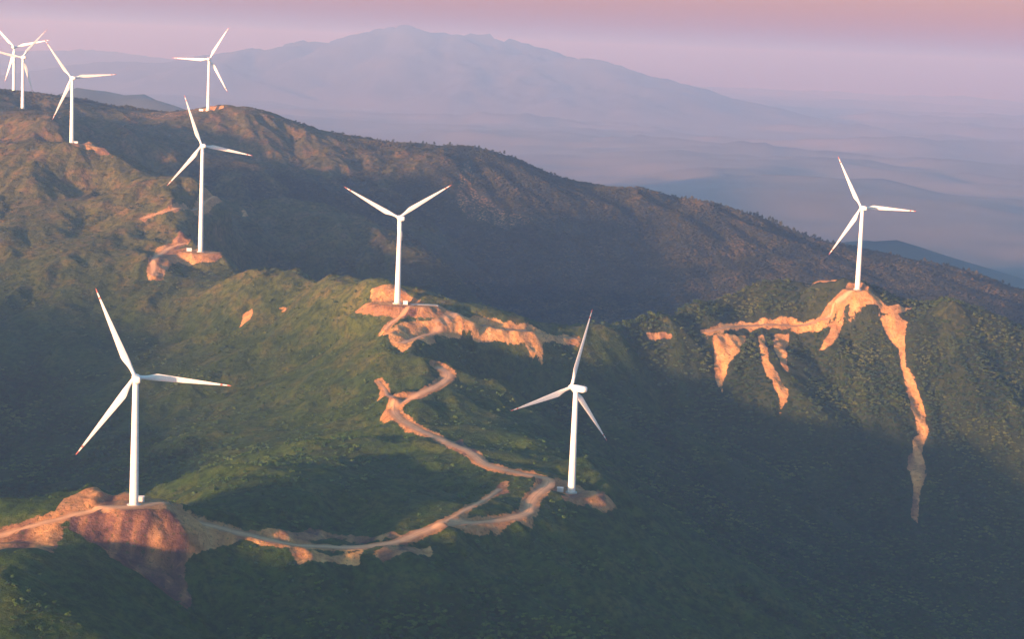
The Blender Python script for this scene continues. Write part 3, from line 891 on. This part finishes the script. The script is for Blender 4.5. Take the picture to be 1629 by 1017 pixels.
def candidates(step, y0=640, y1=2790):
    ax, ay = np.meshgrid(np.arange(-900, 960, step), np.arange(y0, y1, step))
    x = (ax + rng.uniform(-.5, .5, ax.shape) * step).ravel(); y = (ay + rng.uniform(-.5, .5, ax.shape) * step).ravel()
    m = np.abs(x) < y * .275 + 40
    return x[m], y[m]
BARE = RMASK[core]
def pick(Zf, x, y): return bil(Zf, cxs, cys, x, y)
gcover = GRF[core]
x, y = candidates(3.5)
g, b = pick(gcover, x, y), pick(BARE, x, y)
keep = (g + .25 * vnoise(x / 22, y / 22, 81) < .30) & (b < -2.0) & (rng.random(len(x)) < .93)
x, y, g = x[keep], y[keep], g[keep]
s = (1.45 + .8 * rng.random(len(x)) + .4 * np.clip(vnoise(x / 35, y / 35, 83), -1, 1)) * np.where(y < 1500, .88, 1.0)
P3 = np.c_[x, y, ground_z(x, y, Zc) - .3]
scatter('woodland', P3, np.c_[s, s, s * rng.uniform(.65, 1.15, len(x))], wood_kit, 3)
print('woodland', len(x))
x, y = candidates(4.0)
g, b = pick(gcover, x, y), pick(BARE, x, y)
dens = np.clip(.09 + 1.1 * np.clip(fbm(x / 30, y / 30, 3, 85) - .10, 0, 1) + .38 * np.clip(.75 - g, 0, 1), 0, 1)
keep = (g > .25) & (b < -1.2) & (rng.random(len(x)) < dens * np.where((y < 880) | ((y < 945) & (x < -120)), .3, 1.25))
x, y, g = x[keep], y[keep], g[keep]
s = (.8 + 1.5 * rng.random(len(x)) ** 2 + .4 * (g < .6)) * np.where((y < 880) | ((y < 945) & (x < -120)), .55, 1.0)
P3 = np.c_[x, y, ground_z(x, y, Zc) - .15]
scatter('scrub', P3, np.c_[s, s, s * rng.uniform(.7, 1.1, len(x))], scrub_kit, 5)
print('scrub', len(x))

# trees that stand out along the skyline of the back ridge, and shrubs on the near slope: things of their own
tree_crowns = [crown_mesh('crown', 300 + i, 260, 1.15, .16, 8, leaf_wood) for i in range(4)]
V, Fc = loft([ring((0, 0, -.6), .10, 8), ring((.02, 0, .3), .075, 8), ring((-.02, .03, .9), .045, 8)])
trunk_me = raw_mesh('trunk', V, Fc, bark)
shrub_crowns = [crown_mesh('foliage', 400 + i, 170, .75, .16, 5, leaf_scrub) for i in range(4)]
V, Fc = loft([ring((0, 0, -.2), .07, 7), ring((.02, 0, .4), .04, 7)])
stem_me = raw_mesh('stem', V, Fc, bark)
def plant(name, label, cat, group, x, y, s, h, me, tr, trn, crn, lift):
    root = bpy.data.objects.new(name, None); C.objects.link(root)
    root.location = (x, y, float(ground_z(x, y, Zc))); root.rotation_euler = (0, 0, rng.uniform(0, 6.28)); root.scale = (s, s, h)
    tag(root, label, cat, group)
    a = bpy.data.objects.new(trn, tr); C.objects.link(a); a.parent = root
    c = bpy.data.objects.new(crn, me); C.objects.link(c); c.parent = root; c.location = (0, 0, lift)
def crest_at(px):
    """the skyline of the back ridge above image column px"""
    dx, _ = ray(px, 300)
    Yt = np.arange(2500, 2850, 2.0)
    z = ground_z(dx * Yt, Yt, Zc)
    k = int(np.argmax((z - CAM_Z) / Yt))
    return dx * Yt[k], Yt[k]
for (a, b_, cnt, lab, grp, s0) in (
    (1060, 1150, 14, 'round dark tree on the level stretch of the back ridge skyline', 'trees on the level stretch of the skyline', 2.6),
    (1180, 1345, 26, 'dark bushy tree on the back ridge skyline left of the right turbine', 'trees on the skyline left of the right turbine', 3.0),
    (1420, 1620, 24, 'dark tree on the descending back ridge skyline at the right edge', 'trees on the skyline at the right edge', 2.8),
    (560, 900, 30, 'small dark tree on the middle part of the back ridge skyline', 'trees on the middle part of the skyline', 2.2)):
    for i in range(cnt):
        x, y = crest_at(a + (b_ - a) * (i + rng.uniform(0, .9)) / cnt)
        s = .8 * s0 * rng.uniform(.65, 1.3)
        plant('tree', lab, 'tree', grp, x, y + rng.uniform(-5, 3), s, s * rng.uniform(.9, 1.5), tree_crowns[rng.integers(4)], trunk_me, 'trunk', 'crown', .15)
n_ = 0
while n_ < 55:
    px, py = rng.uniform(0, 175), rng.uniform(915, 1017)
    if py < 905 + px * .62: continue
    x, y = hit(px, py, 620, 890, Zc)
    s = rng.uniform(.7, 1.5)
    plant('shrub', 'dark green shrub dotted on the grassy slope in the lower left corner', 'shrub', 'shrubs on the lower left slope', x, y, s, s * rng.uniform(.7, 1.0), shrub_crowns[rng.integers(4)], stem_me, 'stem', 'foliage', 0)
    n_ += 1

# ------------------------------------------------------------------ transformer cabinets
def cabinet(px, py, Y, w, label, yaw=0.0):
    p = PW(px, py, Y)
    z = float(ground_z(p[0], p[1], Zc))
    root = bpy.data.objects.new('transformer_cabinet', None); C.objects.link(root)
    root.location = (p[0], p[1], z); root.rotation_euler = (0, 0, yaw)
    tag(root, label, 'transformer', 'transformer cabinets beside the towers')
    def box(x0, x1, y0, y1, z0, z1, b=.06):
        r = [[(x0 + i, y0 + i, zz), (x1 - i, y0 + i, zz), (x1 - i, y1 - i, zz), (x0 + i, y1 - i, zz)] for i, zz in ((b, z0), (0, z0 + b), (0, z1 - b), (b, z1))]
        return loft(r)
    h = 2.6
    mesh_obj('plinth', *box(-w/2 - .2, w/2 + .2, -1.5, 1.5, -.6, .35), concrete, root, False)
    mesh_obj('body', *box(-w/2, w/2, -1.25, 1.25, .352, h), boxm, root, False)
    V = [(-w/2 - .2, -1.5, h), (w/2 + .2, -1.5, h), (w/2 + .2, 1.5, h), (-w/2 - .2, 1.5, h), (-w/2 - .1, 0, h + .55), (w/2 + .1, 0, h + .55)]
    V = [(a, b, c + .003) for a, b, c in V]
    mesh_obj('roof', V, [(0, 3, 2, 1), (0, 1, 5, 4), (2, 3, 4, 5), (1, 2, 5), (3, 0, 4)], boxm, root, False)
    for k in range(2):
        mesh_obj('door', *box(-w/2 + .2 + k * (w/2 - .15), -.05 + k * (w/2 - .15), -1.31, -1.253, .55, 2.35, .02), boxm, root, False)
cabinet(224, 797, 1012, 3.4, 'white transformer cabinet right of the nearest turbine tower', .2)
cabinet(891, 784, 1206, 3.6, 'white transformer cabinet left of the lower centre turbine tower', -.2)
cabinet(645, 484, 1551, 3.6, 'white transformer cabinet on the pad of the middle turbine')
cabinet(301, 398, 1876, 4.6, 'white transformer cabinet left of the tallest tower foot', .1)
cabinet(1338, 458, 1772, 3.4, 'white transformer cabinet left of the turbine above the landslides')
cabinet(121, 228, 2160, 3.8, 'tiny white transformer cabinet at the foot of the upper left turbine')
cabinet(320, 176, 2695, 5.5, 'faint white transformer cabinet beside the turbine on the far skyline')

# flat gravel areas where the cranes stood
def crane_pad(px, py, Y, hx, hy, label, yaw=0.0):
    p = PW(px, py, Y)
    n_ = 28; V = []
    for z, k in ((-.5, 1.0), (.16, 1.0), (.22, .985)):
        for i in range(n_):
            a = 2 * math.pi * i / n_; ca, sa = math.cos(a), math.sin(a)
            w = 1 + .05 * math.sin(3 * a + px) + .03 * math.sin(7 * a)
            V.append((hx * k * w * math.copysign(abs(ca) ** .5, ca), hy * k * w * math.copysign(abs(sa) ** .5, sa), z))
    V, Fc = loft([V[0:n_], V[n_:2 * n_], V[2 * n_:]])
    o = mesh_obj('crane_pad', V, Fc, metal_deck, None, False)
    o.location = (p[0], p[1], p[2]); o.rotation_euler = (0, 0, yaw)
    tag(o, label, 'gravel pad')
crane_pad(676, 485, 1556, 11, 4.0, 'grey gravel crane pad stretching right from the middle turbine', -.05)
crane_pad(1314, 458, 1775, 12, 6, 'pale gravel crane pad on the wooded crest left of the right turbine')

# ------------------------------------------------------------------ haze
lowest = min(Z.min(), FZ.min()) - 1.0
hz = [(x, y, z) for z in (lowest, max(FZ.max(), Z.max(), CAM_Z) + 12) for x, y in ((-20000, -3200), (20000, -3200), (20000, 42000), (-20000, 42000))]
hf = [(0, 3, 2, 1), (4, 5, 6, 7), (0, 1, 5, 4), (1, 2, 6, 5), (2, 3, 7, 6), (3, 0, 4, 7)]
hm = bpy.data.materials.new('haze_air'); hm.use_nodes = True
hn, hl = hm.node_tree.nodes, hm.node_tree.links
hn.clear()
ho = hn.new('ShaderNodeOutputMaterial'); hv = hn.new('ShaderNodeVolumePrincipled')
hv.inputs['Color'].default_value = (.42, .63, 1.0, 1)
hv.inputs['Density'].default_value = HAZE_DENSITY
hv.inputs['Absorption Color'].default_value = (1, .45, .80, 1)
hv.inputs['Anisotropy'].default_value = 0.45
hl.new(hv.outputs[0], ho.inputs['Volume'])
haze = mesh_obj('haze', hz, hf, hm, None, False)
haze['kind'] = 'stuff'
